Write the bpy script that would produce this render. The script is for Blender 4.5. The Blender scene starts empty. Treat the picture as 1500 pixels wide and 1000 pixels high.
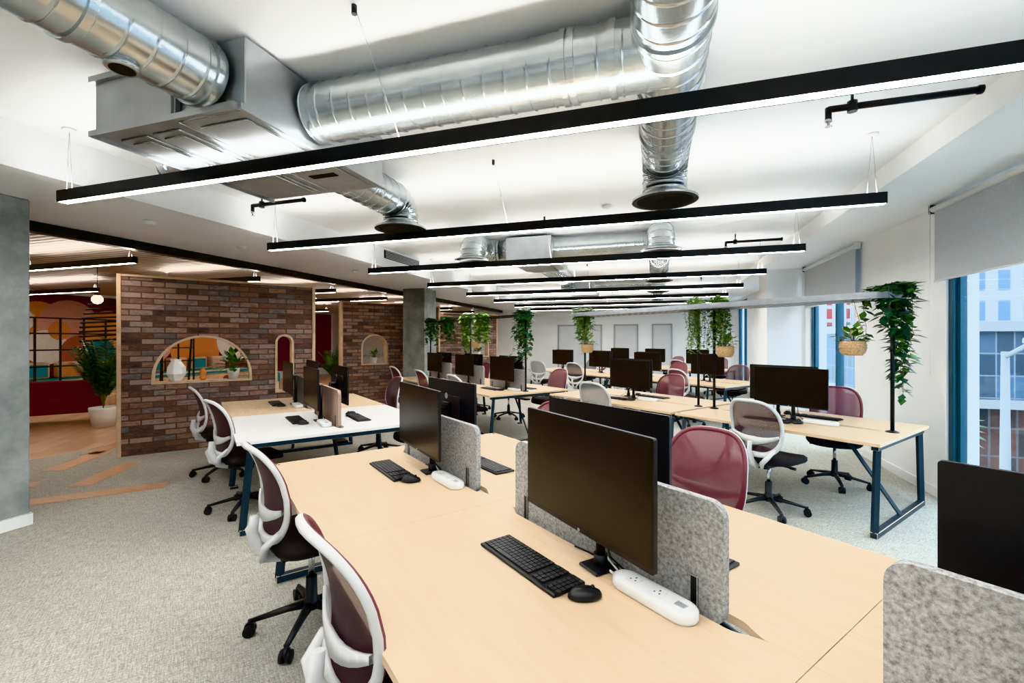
import bpy, bmesh, math, random
from mathutils import Vector, Matrix
H=1.54
SC=bpy.context.scene
COL=SC.collection
RA=math.atan2(-.607,.795)
A0=Vector((-2.34,2.27,0))
E1=Vector((.795,-.607,0)); E2=Vector((.607,.795,0))
def W(a,b,z=0): 
    v=A0+E1*a+E2*b; v.z=z; return v

# ---------------------------------------------------------------- materials
def newmat(name):
    m=bpy.data.materials.new(name); m.use_nodes=True
    nt=m.node_tree; b=nt.nodes['Principled BSDF']; return m,nt,b
def coords(nt,scale=(1,1,1),kind='Object'):
    tc=nt.nodes.new('ShaderNodeTexCoord'); mp=nt.nodes.new('ShaderNodeMapping')
    mp.inputs['Scale'].default_value=scale
    nt.links.new(tc.outputs[kind],mp.inputs['Vector']); return mp.outputs['Vector']
def noise(nt,vec,scale,detail=3,rough=.5):
    n=nt.nodes.new('ShaderNodeTexNoise'); n.inputs['Scale'].default_value=scale
    n.inputs['Detail'].default_value=detail; n.inputs['Roughness'].default_value=rough
    nt.links.new(vec,n.inputs['Vector']); return n.outputs['Fac']
def ramp(nt,fac,stops):
    r=nt.nodes.new('ShaderNodeValToRGB'); e=r.color_ramp.elements
    while len(e)<len(stops): e.new(.5)
    for i,(p,c) in enumerate(stops):
        e[i].position=p; e[i].color=(c[0],c[1],c[2],1)
    nt.links.new(fac,r.inputs['Fac']); return r.outputs['Color']
def bump(nt,b,fac,strength=.3,dist=.002):
    n=nt.nodes.new('ShaderNodeBump'); n.inputs['Strength'].default_value=strength
    n.inputs['Distance'].default_value=dist
    nt.links.new(fac,n.inputs['Height']); nt.links.new(n.outputs['Normal'],b.inputs['Normal'])
def pm(name,c,rough=.5,metal=0,var=.06,nscale=20,bs=0,spec=.5):
    m,nt,b=newmat(name)
    v=coords(nt); f=noise(nt,v,nscale)
    lo=tuple(max(0,x*(1-var)) for x in c); hi=tuple(min(1,x*(1+var)) for x in c)
    nt.links.new(ramp(nt,f,[(.3,lo),(.7,hi)]),b.inputs['Base Color'])
    b.inputs['Roughness'].default_value=rough; b.inputs['Metallic'].default_value=metal
    b.inputs['Specular IOR Level'].default_value=spec
    if bs: bump(nt,b,f,bs)
    return m
def em(name,c,s):
    m=bpy.data.materials.new(name); m.use_nodes=True; nt=m.node_tree
    b=nt.nodes['Principled BSDF']; b.inputs['Base Color'].default_value=(*c,1)
    b.inputs['Emission Color'].default_value=(*c,1); b.inputs['Emission Strength'].default_value=s
    return m

M={}
M['white_wall']=pm('wall_paint_white',(.86,.875,.88),.6,var=.01,nscale=3)
M['ceil']=pm('ceiling_paint',(.85,.86,.86),.6,var=.01,nscale=2)
M['black']=pm('black_plastic',(.010,.010,.012),.45)
M['blackm']=pm('black_metal',(.014,.014,.016),.38,.3)
M['screen']=pm('screen_glass',(.014,.011,.009),.25,var=.02,spec=.3)
M['navy']=pm('navy_steel_leg',(.015,.032,.05),.4,.2)
M['white']=pm('white_plastic',(.8,.8,.79),.35,var=.01)
M['lgrey']=pm('chair_frame_grey',(.60,.60,.595),.38,var=.02)
M['doorp']=pm('door_paint',(.62,.64,.66),.5,var=.02)
M['steel']=pm('steel_chrome',(.6,.6,.62),.2,1)
M['seat']=pm('seat_fabric',(.022,.018,.02),.9,nscale=200,bs=.3)
M['trim']=pm('trim_white',(.8,.81,.81),.45,var=.01)
M['timber']=pm('timber_edge',(.58,.41,.27),.5,var=.15,nscale=8)
M['whitedesk']=pm('white_desktop',(.82,.82,.81),.35,var=.01)
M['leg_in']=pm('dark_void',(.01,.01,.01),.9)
M['blue']=pm('window_frame_blue',(.010,.07,.115),.35,.3)
M['basket']=pm('woven_basket',(.50,.33,.17),.8,var=.35,nscale=90,bs=.8)
M['soil']=pm('soil',(.03,.02,.012),.95,nscale=60)
M['pot']=pm('white_pot',(.82,.82,.80),.35,var=.02)
M['leafd']=pm('leaf_dark',(.016,.065,.028),.42,var=.5,nscale=14)
M['leafm']=pm('leaf_mid',(.055,.15,.025),.45,var=.5,nscale=14)
M['leafl']=pm('leaf_light',(.19,.32,.06),.45,var=.4,nscale=14)
M['stem']=pm('stem',(.12,.13,.04),.7)
M['burg']=pm('burgundy_fabric',(.15,.025,.035),.85,nscale=80)
M['tan']=pm('tan_felt',(.38,.26,.21),.9,nscale=120,bs=.3)
M['teal']=pm('teal_fabric',(.02,.20,.24),.8)
M['pink']=pm('mural_pink',(.68,.36,.31),.7)
M['orange']=pm('mural_orange',(.68,.25,.08),.7)
M['cream']=pm('mural_cream',(.80,.74,.66),.7)
M['plum']=pm('mural_plum',(.14,.03,.05),.7)
M['rust']=pm('mural_rust',(.36,.10,.06),.7)
M['greymetal']=pm('grey_perforated',(.36,.38,.41),.5,.3)
M['boxmetal']=pm('galvanised_sheet',(.46,.48,.49),.38,.85,var=.14,nscale=4)
M['globe']=em('globe_glow',(1,.8,.55),5)
M['bar_dn']=em('led_down',(1,.99,.97),52)
M['bar_up']=em('led_up',(1,.99,.98),27)
M['bar_warm']=em('led_warm',(1,.91,.80),36)
M['kbd']=pm('key_caps',(.025,.025,.028),.5)
M['pave']=pm('paving',(.22,.23,.24),.8,nscale=2)

def mk_duct():
    m,nt,b=newmat('galvanised_spiral_duct')
    v=coords(nt); f=noise(nt,v,3,4)
    nt.links.new(ramp(nt,f,[(.3,(.46,.50,.51)),(.7,(.64,.68,.69))]),b.inputs['Base Color'])
    b.inputs['Metallic'].default_value=.95; b.inputs['Roughness'].default_value=.24
    bump(nt,b,noise(nt,v,2.5,2),.25,.03)
    return m
M['duct']=mk_duct()
def mk_conc():
    m,nt,b=newmat('raw_concrete'); v=coords(nt)
    f=noise(nt,v,3,8,.65)
    nt.links.new(ramp(nt,f,[(.25,(.14,.155,.155)),(.5,(.25,.265,.26)),(.75,(.38,.395,.385))]),b.inputs['Base Color'])
    b.inputs['Roughness'].default_value=.8; bump(nt,b,noise(nt,v,30,6),.4,.004); return m
M['concrete']=mk_conc()
def mk_wood(name,lo,hi,sc=(1.5,22,22),rough=.42):
    m,nt,b=newmat(name); v=coords(nt,sc)
    f=noise(nt,v,2.2,6,.6)
    nt.links.new(ramp(nt,f,[(.3,lo),(.55,tuple((x+y)/2 for x,y in zip(lo,hi))),(.75,hi)]),b.inputs['Base Color'])
    b.inputs['Roughness'].default_value=rough; return m
M['oak']=mk_wood('oak_desktop',(.60,.435,.275),(.76,.59,.405))
M['plank']=mk_wood('floor_plank',(.46,.25,.14),(.60,.36,.22),(1.5,14,14))
def mk_felt():
    m,nt,b=newmat('grey_felt'); v=coords(nt)
    f=noise(nt,v,90,6,.75)
    nt.links.new(ramp(nt,f,[(.3,(.11,.11,.11)),(.48,(.31,.31,.305)),(.7,(.54,.54,.53))]),b.inputs['Base Color'])
    b.inputs['Roughness'].default_value=.95; bump(nt,b,f,.3); return m
M['felt']=mk_felt()
def mk_carpet():
    m,nt,b=newmat('carpet'); v2=coords(nt)
    def rot(sc,an):
        mp=nt.nodes.new('ShaderNodeMapping'); mp.inputs['Rotation'].default_value=(0,0,an); nt.links.new(v2,mp.inputs['Vector'])
        m2=nt.nodes.new('ShaderNodeMapping'); m2.inputs['Scale'].default_value=sc; nt.links.new(mp.outputs['Vector'],m2.inputs['Vector']); return m2.outputs['Vector']
    f=noise(nt,rot((4,60,1),.64),3,5,.7); f3=noise(nt,rot((60,4,1),.64),3,5,.7)
    f2=noise(nt,v2,110,3,.7)
    mx=nt.nodes.new('ShaderNodeMath'); mx.operation='ADD'; nt.links.new(f,mx.inputs[0]); nt.links.new(f2,mx.inputs[1])
    mx3=nt.nodes.new('ShaderNodeMath'); mx3.operation='ADD'; nt.links.new(mx.outputs[0],mx3.inputs[0]); nt.links.new(f3,mx3.inputs[1])
    mx2=nt.nodes.new('ShaderNodeMath'); mx2.operation='DIVIDE'; nt.links.new(mx3.outputs[0],mx2.inputs[0]); mx2.inputs[1].default_value=3
    nt.links.new(ramp(nt,mx2.outputs[0],[(.42,(.22,.205,.165)),(.5,(.37,.355,.30)),(.58,(.54,.525,.465))]),b.inputs['Base Color'])
    b.inputs['Roughness'].default_value=.95; bump(nt,b,f2,.5,.004); return m
M['carpet']=mk_carpet()
def mk_parquet():
    m,nt,b=newmat('parquet_floor'); v=coords(nt)
    mp=nt.nodes.new('ShaderNodeMapping'); mp.inputs['Rotation'].default_value=(0,0,.87); nt.links.new(v,mp.inputs['Vector'])
    br=nt.nodes.new('ShaderNodeTexBrick'); nt.links.new(mp.outputs[0],br.inputs['Vector'])
    br.inputs['Scale'].default_value=1; br.inputs['Brick Width'].default_value=.9; br.inputs['Row Height'].default_value=.2
    br.inputs['Mortar Size'].default_value=.003; br.inputs['Color1'].default_value=(.52,.30,.18,1); br.inputs['Color2'].default_value=(.66,.43,.29,1)
    br.inputs['Mortar'].default_value=(.3,.17,.1,1)
    nt.links.new(br.outputs['Color'],b.inputs['Base Color']); b.inputs['Roughness'].default_value=.35; return m
M['parquet']=mk_parquet()
def mk_brick():
    m,nt,b=newmat('brick_wall'); v=coords(nt)
    br=nt.nodes.new('ShaderNodeTexBrick'); nt.links.new(v,br.inputs['Vector'])
    br.inputs['Scale'].default_value=1; br.inputs['Brick Width'].default_value=.25; br.inputs['Row Height'].default_value=.0775
    br.inputs['Mortar Size'].default_value=.008; br.inputs['Mortar Smooth'].default_value=.1
    br.inputs['Color1'].default_value=(0,0,0,1); br.inputs['Color2'].default_value=(1,1,1,1); br.inputs['Mortar'].default_value=(.5,.5,.5,1)
    n=noise(nt,coords(nt,(1,3,1)),12,6,.75)
    add=nt.nodes.new('ShaderNodeMath'); add.operation='MULTIPLY_ADD'; nt.links.new(n,add.inputs[0]); add.inputs[1].default_value=.7
    mul=nt.nodes.new('ShaderNodeMath'); mul.operation='MULTIPLY'; nt.links.new(br.outputs['Color'],mul.inputs[0]); mul.inputs[1].default_value=.65
    nt.links.new(mul.outputs[0],add.inputs[2])
    col=ramp(nt,add.outputs[0],[(.26,(.03,.025,.026)),(.42,(.12,.072,.058)),(.6,(.22,.12,.09)),(.78,(.36,.24,.195)),(.95,(.15,.13,.13))])
    mix=nt.nodes.new('ShaderNodeMixRGB'); nt.links.new(br.outputs['Fac'],mix.inputs[0]); nt.links.new(col,mix.inputs[1]); mix.inputs[2].default_value=(.10,.082,.072,1)
    nt.links.new(mix.outputs[0],b.inputs['Base Color']); b.inputs['Roughness'].default_value=.85
    inv=nt.nodes.new('ShaderNodeMath'); inv.operation='SUBTRACT'; inv.inputs[0].default_value=1; nt.links.new(br.outputs['Fac'],inv.inputs[1])
    bump(nt,b,inv.outputs[0],.9,.012); return m
M['brick']=mk_brick()
def mk_mesh(name,c,tr=.22):
    m,nt,b=newmat(name); b.inputs['Base Color'].default_value=(*c,1); b.inputs['Roughness'].default_value=.75
    f=noise(nt,coords(nt),300,2)
    nt.links.new(ramp(nt,f,[(.3,tuple(x*.8 for x in c)),(.7,tuple(x*1.2 for x in c))]),b.inputs['Base Color'])
    t=nt.nodes.new('ShaderNodeBsdfTransparent'); mx=nt.nodes.new('ShaderNodeMixShader'); mx.inputs[0].default_value=tr
    out=nt.nodes['Material Output']; nt.links.new(b.outputs[0],mx.inputs[1]); nt.links.new(t.outputs[0],mx.inputs[2]); nt.links.new(mx.outputs[0],out.inputs['Surface']); return m
M['meshplum']=mk_mesh('chair_mesh_plum',(.07,.038,.046),.18)
M['meshburg']=mk_mesh('chair_mesh_burgundy',(.19,.05,.065),.17)
M['meshgrey']=mk_mesh('chair_mesh_grey',(.25,.25,.26),.2)
M['blindm']=mk_mesh('blind_fabric',(.52,.55,.58),.08)
M['rimburg']=pm('chair_rim_burgundy',(.16,.035,.05),.5)
def mk_glass():
    m,nt,b=newmat('window_glass'); b.inputs['Roughness'].default_value=.02; b.inputs['Base Color'].default_value=(.8,.9,.95,1); b.inputs['Metallic'].default_value=.5
    t=nt.nodes.new('ShaderNodeBsdfTransparent'); t.inputs[0].default_value=(.92,.98,1,1); mx=nt.nodes.new('ShaderNodeMixShader'); mx.inputs[0].default_value=.95
    out=nt.nodes['Material Output']; nt.links.new(b.outputs[0],mx.inputs[1]); nt.links.new(t.outputs[0],mx.inputs[2]); nt.links.new(mx.outputs[0],out.inputs['Surface']); return m
M['glass']=mk_glass()
def mk_slat():
    m,nt,b=newmat('slatted_ceiling'); v=coords(nt)
    w=nt.nodes.new('ShaderNodeTexWave'); w.bands_direction='Y'; w.inputs['Scale'].default_value=3.2; nt.links.new(v,w.inputs['Vector'])
    nt.links.new(ramp(nt,w.outputs['Fac'],[(.2,(.30,.26,.24)),(.6,(.60,.55,.51))]),b.inputs['Base Color'])
    b.inputs['Roughness'].default_value=.45; b.inputs['Metallic'].default_value=.3; bump(nt,b,w.outputs['Fac'],.6,.02); return m
M['slat']=mk_slat()
def mk_facade(name,glassc,mul,bw,rh,ms,var=(.3,.5,.6)):
    m,nt,b=newmat(name); tc=nt.nodes.new('ShaderNodeTexCoord'); sp=nt.nodes.new('ShaderNodeSeparateXYZ'); cb=nt.nodes.new('ShaderNodeCombineXYZ')
    nt.links.new(tc.outputs['Object'],sp.inputs[0]); 
    ad=nt.nodes.new('ShaderNodeMath'); nt.links.new(sp.outputs[0],ad.inputs[0]); nt.links.new(sp.outputs[1],ad.inputs[1])
    nt.links.new(ad.outputs[0],cb.inputs[0]); nt.links.new(sp.outputs[2],cb.inputs[1])
    br=nt.nodes.new('ShaderNodeTexBrick'); br.offset=0; nt.links.new(cb.outputs[0],br.inputs['Vector']); br.inputs['Scale'].default_value=1
    br.inputs['Brick Width'].default_value=bw; br.inputs['Row Height'].default_value=rh; br.inputs['Mortar Size'].default_value=ms
    br.inputs['Color1'].default_value=(*glassc,1); br.inputs['Color2'].default_value=(*var,1); br.inputs['Mortar'].default_value=(*mul,1)
    nt.links.new(br.outputs['Color'],b.inputs['Base Color']); b.inputs['Roughness'].default_value=.6; b.inputs['Specular IOR Level'].default_value=.25; return m
M['fac1']=mk_facade('facade_dark_glass',(.006,.012,.020),(.10,.13,.16),.45,.7,.02,(.03,.075,.13))
M['fac2']=mk_facade('facade_white',(.03,.07,.11),(.30,.32,.34),1.3,2.0,.35,(.08,.16,.25))
M['fac3']=mk_facade('facade_red',(.16,.02,.015),(.3,.31,.33),.5,.8,.1,(.05,.06,.09))
M['shop']=mk_facade('shopfront',(.012,.018,.022),(.08,.08,.085),.35,.9,.03,(.10,.035,.025))
M['extgrey']=pm('exterior_grey',(.16,.17,.18),.6)

# ---------------------------------------------------------------- mesh builder
class MB:
    def __init__(s): s.bm=bmesh.new(); s.mats=[]; s.M=Matrix.Identity(4)
    def mi(s,k):
        if k not in s.mats: s.mats.append(k)
        return s.mats.index(k)
    def v(s,p): return s.bm.verts.new(s.M@Vector(p))
    def f(s,vs,k,smooth=False):
        try:
            f=s.bm.faces.new(vs); f.material_index=s.mi(k); f.smooth=smooth; return f
        except ValueError: return None
    def box(s,lo,hi,k,bev=0,seg=1):
        x0,y0,z0=lo; x1,y1,z1=hi
        vs=[s.v(p) for p in [(x0,y0,z0),(x1,y0,z0),(x1,y1,z0),(x0,y1,z0),(x0,y0,z1),(x1,y0,z1),(x1,y1,z1),(x0,y1,z1)]]
        fs=[s.f([vs[i] for i in q],k) for q in [(0,3,2,1),(4,5,6,7),(0,1,5,4),(1,2,6,5),(2,3,7,6),(3,0,4,7)]]
        if bev:
            es=set(e for f in fs for e in f.edges)
            bmesh.ops.bevel(s.bm,geom=list(es),offset=bev,segments=seg,affect='EDGES',profile=.5)
        return fs
    def tube(s,pts,rad,k,n=10,caps=True,smooth=True,closed=False,flat=None):
        pts=[Vector(p) for p in pts]; N=len(pts)
        if not hasattr(rad,'__len__'): rad=[rad]*N
        rings=[]; up=None
        for i,p in enumerate(pts):
            if closed: t=(pts[(i+1)%N]-pts[i-1])
            else:
                t=pts[min(i+1,N-1)]-pts[max(i-1,0)]
            t.normalize()
            if up is None:
                up=Vector((0,0,1)) if abs(t.z)<.9 else Vector((1,0,0))
            up=(up-t*up.dot(t)); up.normalize(); side=t.cross(up)
            a,b=(rad[i],rad[i]) if flat is None else (rad[i],rad[i]*flat)
            rings.append([s.v(p+side*math.cos(2*math.pi*j/n)*a+up*math.sin(2*math.pi*j/n)*b) for j in range(n)])
        R=N if closed else N-1
        for i in range(R):
            r0=rings[i]; r1=rings[(i+1)%N]
            for j in range(n): s.f([r0[j],r0[(j+1)%n],r1[(j+1)%n],r1[j]],k,smooth)
        if caps and not closed:
            s.f(rings[0][::-1],k); s.f(rings[-1],k)
    def lathe(s,prof,k,n=20,c=(0,0,0),smooth=True,caps=True):
        c=Vector(c); rings=[]
        for r,z in prof:
            rings.append([s.v(c+Vector((r*math.cos(2*math.pi*j/n),r*math.sin(2*math.pi*j/n),z))) for j in range(n)])
        for i in range(len(rings)-1):
            for j in range(n): s.f([rings[i][j],rings[i][(j+1)%n],rings[i+1][(j+1)%n],rings[i+1][j]],k,smooth)
        if caps: s.f(rings[0][::-1],k); s.f(rings[-1],k)
    def plate(s,cx,cz,w,h,r,y0,y1,k,seg=5,edge=None):
        pts=[]
        for (sx,sz,a0) in [(1,1,0),(-1,1,90),(-1,-1,180),(1,-1,270)]:
            for i in range(seg+1):
                a=math.radians(a0+90*i/seg)
                pts.append((cx+sx*(w/2-r)+r*math.cos(a),cz+sz*(h/2-r)+r*math.sin(a)))
        f=[s.v((x,y0,z)) for x,z in pts]; b=[s.v((x,y1,z)) for x,z in pts]
        s.f(f,k); s.f(b[::-1],k); n=len(pts)
        for i in range(n): s.f([f[i],b[i],b[(i+1)%n],f[(i+1)%n]],edge or k,False)
    def mesh(s,name):
        bmesh.ops.recalc_face_normals(s.bm,faces=s.bm.faces)
        me=bpy.data.meshes.new(name); s.bm.to_mesh(me); s.bm.free()
        for k in s.mats: me.materials.append(M[k])
        return me
    def obj(s,name,loc=(0,0,0),rz=0):
        return place(s.mesh(name),name,loc,rz)
def place(me,name,loc=(0,0,0),rz=0,sc=1):
    o=bpy.data.objects.new(name,me); COL.objects.link(o); o.location=loc; o.rotation_euler=(0,0,rz); o.scale=(sc,sc,sc); return o
def boxobj(name,lo,hi,k,bev=0):
    c=[(a+b)/2 for a,b in zip(lo,hi)]
    m=MB(); m.box([a-x for a,x in zip(lo,c)],[b-x for b,x in zip(hi,c)],k,bev); return m.obj(name,c)

# ---------------------------------------------------------------- shell
XL,XR,YF,YB=-14.,2.63,-4.,17.
m=MB(); m.box((-7.6,YF,-.1),(XR+.2,YB,0),'carpet'); m.obj('floor')
m=MB(); m.box((XL,YF,-.1),(-7.6,YB,0),'parquet'); m.obj('floor_parquet')
m=MB()
for (x,y,a,L) in [(-5.29,3.03,48,1.05),(-5.99,3.5,121,.9),(-6.55,2.70,48,.85),(-6.97,3.78,121,.95),(-7.42,2.9,48,.8),(-7.42,4.35,121,.8),(-6.3,1.75,121,.9)]:
    m.M=Matrix.Translation((x,y,0))@Matrix.Rotation(math.radians(a),4,'Z')
    m.box((-L/2,-.11,0),(L/2,.11,.003),'plank')
m.M=Matrix.Identity(4); m.obj('floor_plank_inlay')
boxobj('ceiling',(-4.12,YF,3.01),(1.85,15.9,3.2),'ceil')
boxobj('ceiling_bulkhead',(-5.85,YF,2.70),(-4.12,YB,3.2),'ceil')
boxobj('ceiling_slatted',(XL,YF,2.72),(-5.85,YB,3.2),'slat')
boxobj('ceiling_soffit',(1.85,YF,2.84),(XR,YB,3.2),'ceil')
boxobj('ceiling_bulkhead_end',(-4.12,15.9,2.70),(1.85,YB,3.2),'ceil')
boxobj('trim_1',(-5.92,YF,2.60),(-5.80,YB-.01,2.70),'blackm')
boxobj('wall_left',(XL-.2,YF,0),(XL,YB,3.2),'white_wall')
boxobj('wall_back',(XL,YB,0),(XR+.2,YB+.2,3.2),'white_wall')
boxobj('wall_front',(XL,YF-.2,0),(XR+.2,YF,3.2),'white_wall')
wins=[(-3,.9),(2.2,5.30),(7.33,9.2),(11.4,13.0),(14.9,16.4)]  # first window is out of view, added to let in more daylight
m=MB(); y=YF
for (a,b) in wins:
    m.box((XR,y,0),(XR+.25,a,3.2),'white_wall'); m.box((XR,a,2.78),(XR+.25,b,3.2),'white_wall'); y=b
m.box((XR,y,0),(XR+.25,YB,3.2),'white_wall'); m.obj('wall_right')
boxobj('column_pier',(2.0,9.45,0),(XR,10.1,2.84),'white_wall')
y=YF; m=MB()
for (a,b) in wins: m.box((XR-.018,y,0),(XR,a-.01,.1),'trim',.003); y=b+.01
m.obj('baseboard_right')
m=MB(); m.box((XL,YB-.018,0),(XR,YB,.1),'trim',.003); m.obj('baseboard_back')
for i,(a,b) in enumerate(wins):
    m=MB(); t=.07
    x0,x1=XR+.02,XR+.12
    m.box((x0,a,0.0),(x1,a+t,2.78),'blue',.004); m.box((x0,b-t,0),(x1,b,2.78),'blue',.004)
    m.box((x0,a+t,0),(x1,b-t,t),'blue',.004); m.box((x0,a+t,2.78-t),(x1,b-t,2.78),'blue',.004)
    mid=(a+b)/2-.2
    m.box((x0,mid-.03,t),(x1,mid+.03,2.78-t),'blue',.004)
    m.box((x0+.03,b-t-.05,t),(x1-.02,b-t,2.78-t),'blue')
    m.box((XR+.065,a+t,t),(XR+.075,b-t,2.78-t),'glass')
    m.obj('window_%d'%(i+1))
def blind(y0,y1,zb,name='roller_blind'):
    m=MB(); x=2.56
    m.tube([(x,y0,2.79),(x,y1,2.79)],.03,'trim',14)
    m.box((x-.032,y0-.02,2.745),(x+.05,y0,2.838),'trim',.004); m.box((x-.032,y1,2.745),(x+.05,y1+.02,2.838),'black',.004)
    m.box((x-.002,y0+.02,zb),(x+.002,y1-.02,2.78),'blindm')
    m.tube([(x,y0+.02,zb),(x,y1-.02,zb)],.011,'trim',8)
    m.tube([(x-.03,y1-.01,2.76),(x-.03,y1-.01,1.2)],.002,'white',4)
    m.obj(name)
blind(2.3,5.35,2.1); blind(7.1,9.25,2.1)
for y in (1.78,9.05):
    m=MB(); m.box((-5.51,y,0),(-4.95,y+.56,2.7),'concrete',.01); m.box((-5.525,y-.015,0),(-4.935,y+.575,.1),'trim',.003); m.obj('concrete_column')
def px2xy(px,Y):
    u=(px-750)/657; d=Y/(.3032*u+.9529); return d*(.9529*u-.3032)
for i,(a,b) in enumerate([(817,882),(899,935),(955,985)]):
    xa,xb=px2xy(a,17),px2xy(b,17); m=MB()
    m.box((xa,YB-.04,0),(xa+.05,YB-.001,2.1),'greymetal',.003); m.box((xb-.05,YB-.04,0),(xb,YB-.001,2.1),'greymetal',.003); m.box((xa+.05,YB-.04,2.05),(xb-.05,YB-.001,2.1),'greymetal',.003)
    n=2 if xb-xa>1.3 else 1; w=(xb-xa-.1)/n
    for j in range(n):
        x=xa+.05+w*j; m.box((x+.008,YB-.03,.005),(x+w-.008,YB-.001,2.045),'doorp',.004)
        m.tube([(x+.08,YB-.05,1.0),(x+.2,YB-.05,1.0)],.01,'steel',8); m.tube([(x+.08,YB-.05,1.0),(x+.08,YB-.02,1.0)],.01,'steel',8)
    m.obj('door_%d'%(i+1))

# ---------------------------------------------------------------- brick walls with arches
def arch_pts(cx,w,z0,z1,n=20):
    r=w/2; zc=z1-r
    pts=[(cx-r,z0),(cx+r,z0)]
    for i in range(n+1):
        a=math.pi*i/n; pts.append((cx+r*math.cos(a),zc+r*math.sin(a)))
    return pts
def brickwall(x,y,L=2.42,Hh=2.40,T=.16,arches=()):
    cu=bpy.data.curves.new('c','CURVE'); cu.dimensions='2D'; cu.fill_mode='BOTH'; cu.extrude=T/2
    def sp(pts):
        s=cu.splines.new('POLY'); s.points.add(len(pts)-1)
        for i,p in enumerate(pts): s.points[i].co=(p[0],p[1],0,1)
        s.use_cyclic_u=True
    sp([(.045,0),(L-.045,0),(L-.045,Hh-.03),(.045,Hh-.03)])
    for a in arches: sp(arch_pts(*a))
    o=bpy.data.objects.new('tmp',cu); COL.objects.link(o)
    dg=bpy.context.evaluated_depsgraph_get()
    me=bpy.data.meshes.new_from_object(o.evaluated_get(dg)); bpy.data.objects.remove(o)
    me.materials.clear(); me.materials.append(M['brick'])
    ang=math.atan2(.795,.607)
    root=bpy.data.objects.new('brick_partition_wall',None); COL.objects.link(root); root.location=(x,y,0); root.rotation_euler=(0,0,ang)
    b=bpy.data.objects.new('brickwork',me); COL.objects.link(b); b.parent=root; b.rotation_euler=(math.pi/2,0,0)
    m=MB(); t=T/2+.02
    m.box((0,-t,0),(.045,t,Hh),'timber',.003); m.box((L-.045,-t,0),(L,t,Hh),'timber',.003); m.box((.045,-t,Hh-.03),(L-.045,t,Hh),'timber',.003)
    for a in arches:
        p=arch_pts(*a); n=len(p)
        cx=a[0]; tk=.03
        def ins(q):
            zc=a[3]-a[1]/2
            if q[1]<=a[2]+1e-6: return (cx+(q[0]-cx)*(1-tk/(a[1]/2)),q[1]+tk)
            c=(cx,min(zc,q[1])); dx,dz=q[0]-c[0],q[1]-c[1]; l=math.hypot(dx,dz) or 1
            qz=q[1]-dz/l*tk
            return (q[0]-dx/l*tk,max(qz,a[2]+tk))
        q=[ins(k) for k in p]
        of=[m.v((k[0],-t,k[1])) for k in p]; ob=[m.v((k[0],t,k[1])) for k in p]
        jf=[m.v((k[0],-t,k[1])) for k in q]; jb=[m.v((k[0],t,k[1])) for k in q]
        for i in range(n):
            j=(i+1)%n
            m.f([of[i],of[j],jf[j],jf[i]],'timber'); m.f([ob[i],ob[j],jb[j],jb[i]],'timber'); m.f([jf[i],jf[j],jb[j],jb[i]],'timber'); m.f([of[i],of[j],ob[j],ob[i]],'timber')
    me2=m.mesh('timber_frame'); f=bpy.data.objects.new('timber_frame',me2); COL.objects.link(f); f.parent=root
brickwall(-6.755,4.06,arches=[(.945,1.18,.93,1.60),(1.975,.26,.72,1.62)])
brickwall(-6.72,8.40,arches=[(.76,.62,.95,1.66)])
brickwall(-6.70,12.7,arches=[(1.70,.74,.95,1.68)])
def BW(t,off=0,z=0,x=-6.755,y=4.06):
    return Vector((x+.607*t+.795*off,y+.795*t-.607*off,z))

# ---------------------------------------------------------------- light bars
def lightbar(x0,x1,y,z=2.54,warm=False,ceil=3.01,name='linear_pendant_light',hang=True,cord=False):
    L=x1-x0; m=MB(); c=L/2; w=.032; h=.04
    dn='bar_warm' if warm else 'bar_dn'; up='bar_warm' if warm else 'bar_up'
    m.box((-c,-w,-h),(c,-w+.006,h),'blackm'); m.box((-c,w-.006,-h),(c,w,h),'blackm')
    m.box((-c,-w+.006,-h),(-c+.006,w-.006,h),'blackm'); m.box((c-.006,-w+.006,-h),(c,w-.006,h),'blackm')
    m.box((-c+.006,-w+.006,-h+.002),(c-.006,w-.006,-h+.02),dn)
    m.box((-c+.006,-w+.006,h-.02),(c-.006,w-.006,h-.004),up)
    m.box((-c+.006,-w+.006,-.015),(c-.006,w-.006,.015),'blackm')
    if hang:
        for s in (-1,1):
            xx=s*(c-.08); zt=ceil-z
            m.tube([(xx-.03,0,h-.01),(xx,0,zt)],.0018,'steel',5); m.tube([(xx+.03,0,h-.01),(xx,0,zt)],.0018,'steel',5)
            m.lathe([(.04,zt-.02),(.04,zt-.001)],'white',16,(xx,0,0))
    if cord:
        xx=-1.26-(x0+x1)/2
        m.tube([(xx,0,h-.01),(xx,-.38,ceil-z)],.002,'steel',5); m.lathe([(.012,ceil-z-.04),(.012,ceil-z-.001)],'blackm',10,(xx,-.38,0))
    m.obj(name,((x0+x1)/2,y,z))
for k in range(-2,8):
    lightbar(-3.98,1.56,2.05+1.785*k,cord=(k>=0))
for k in range(0,7):
    lightbar(-8.1,-5.98,3.78+1.78*k,z=2.5,warm=True,ceil=2.72)
for k in range(0,4):
    lightbar(-13.2,-10.2,2.6+3.2*k,z=2.5,warm=True,ceil=2.72)

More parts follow.
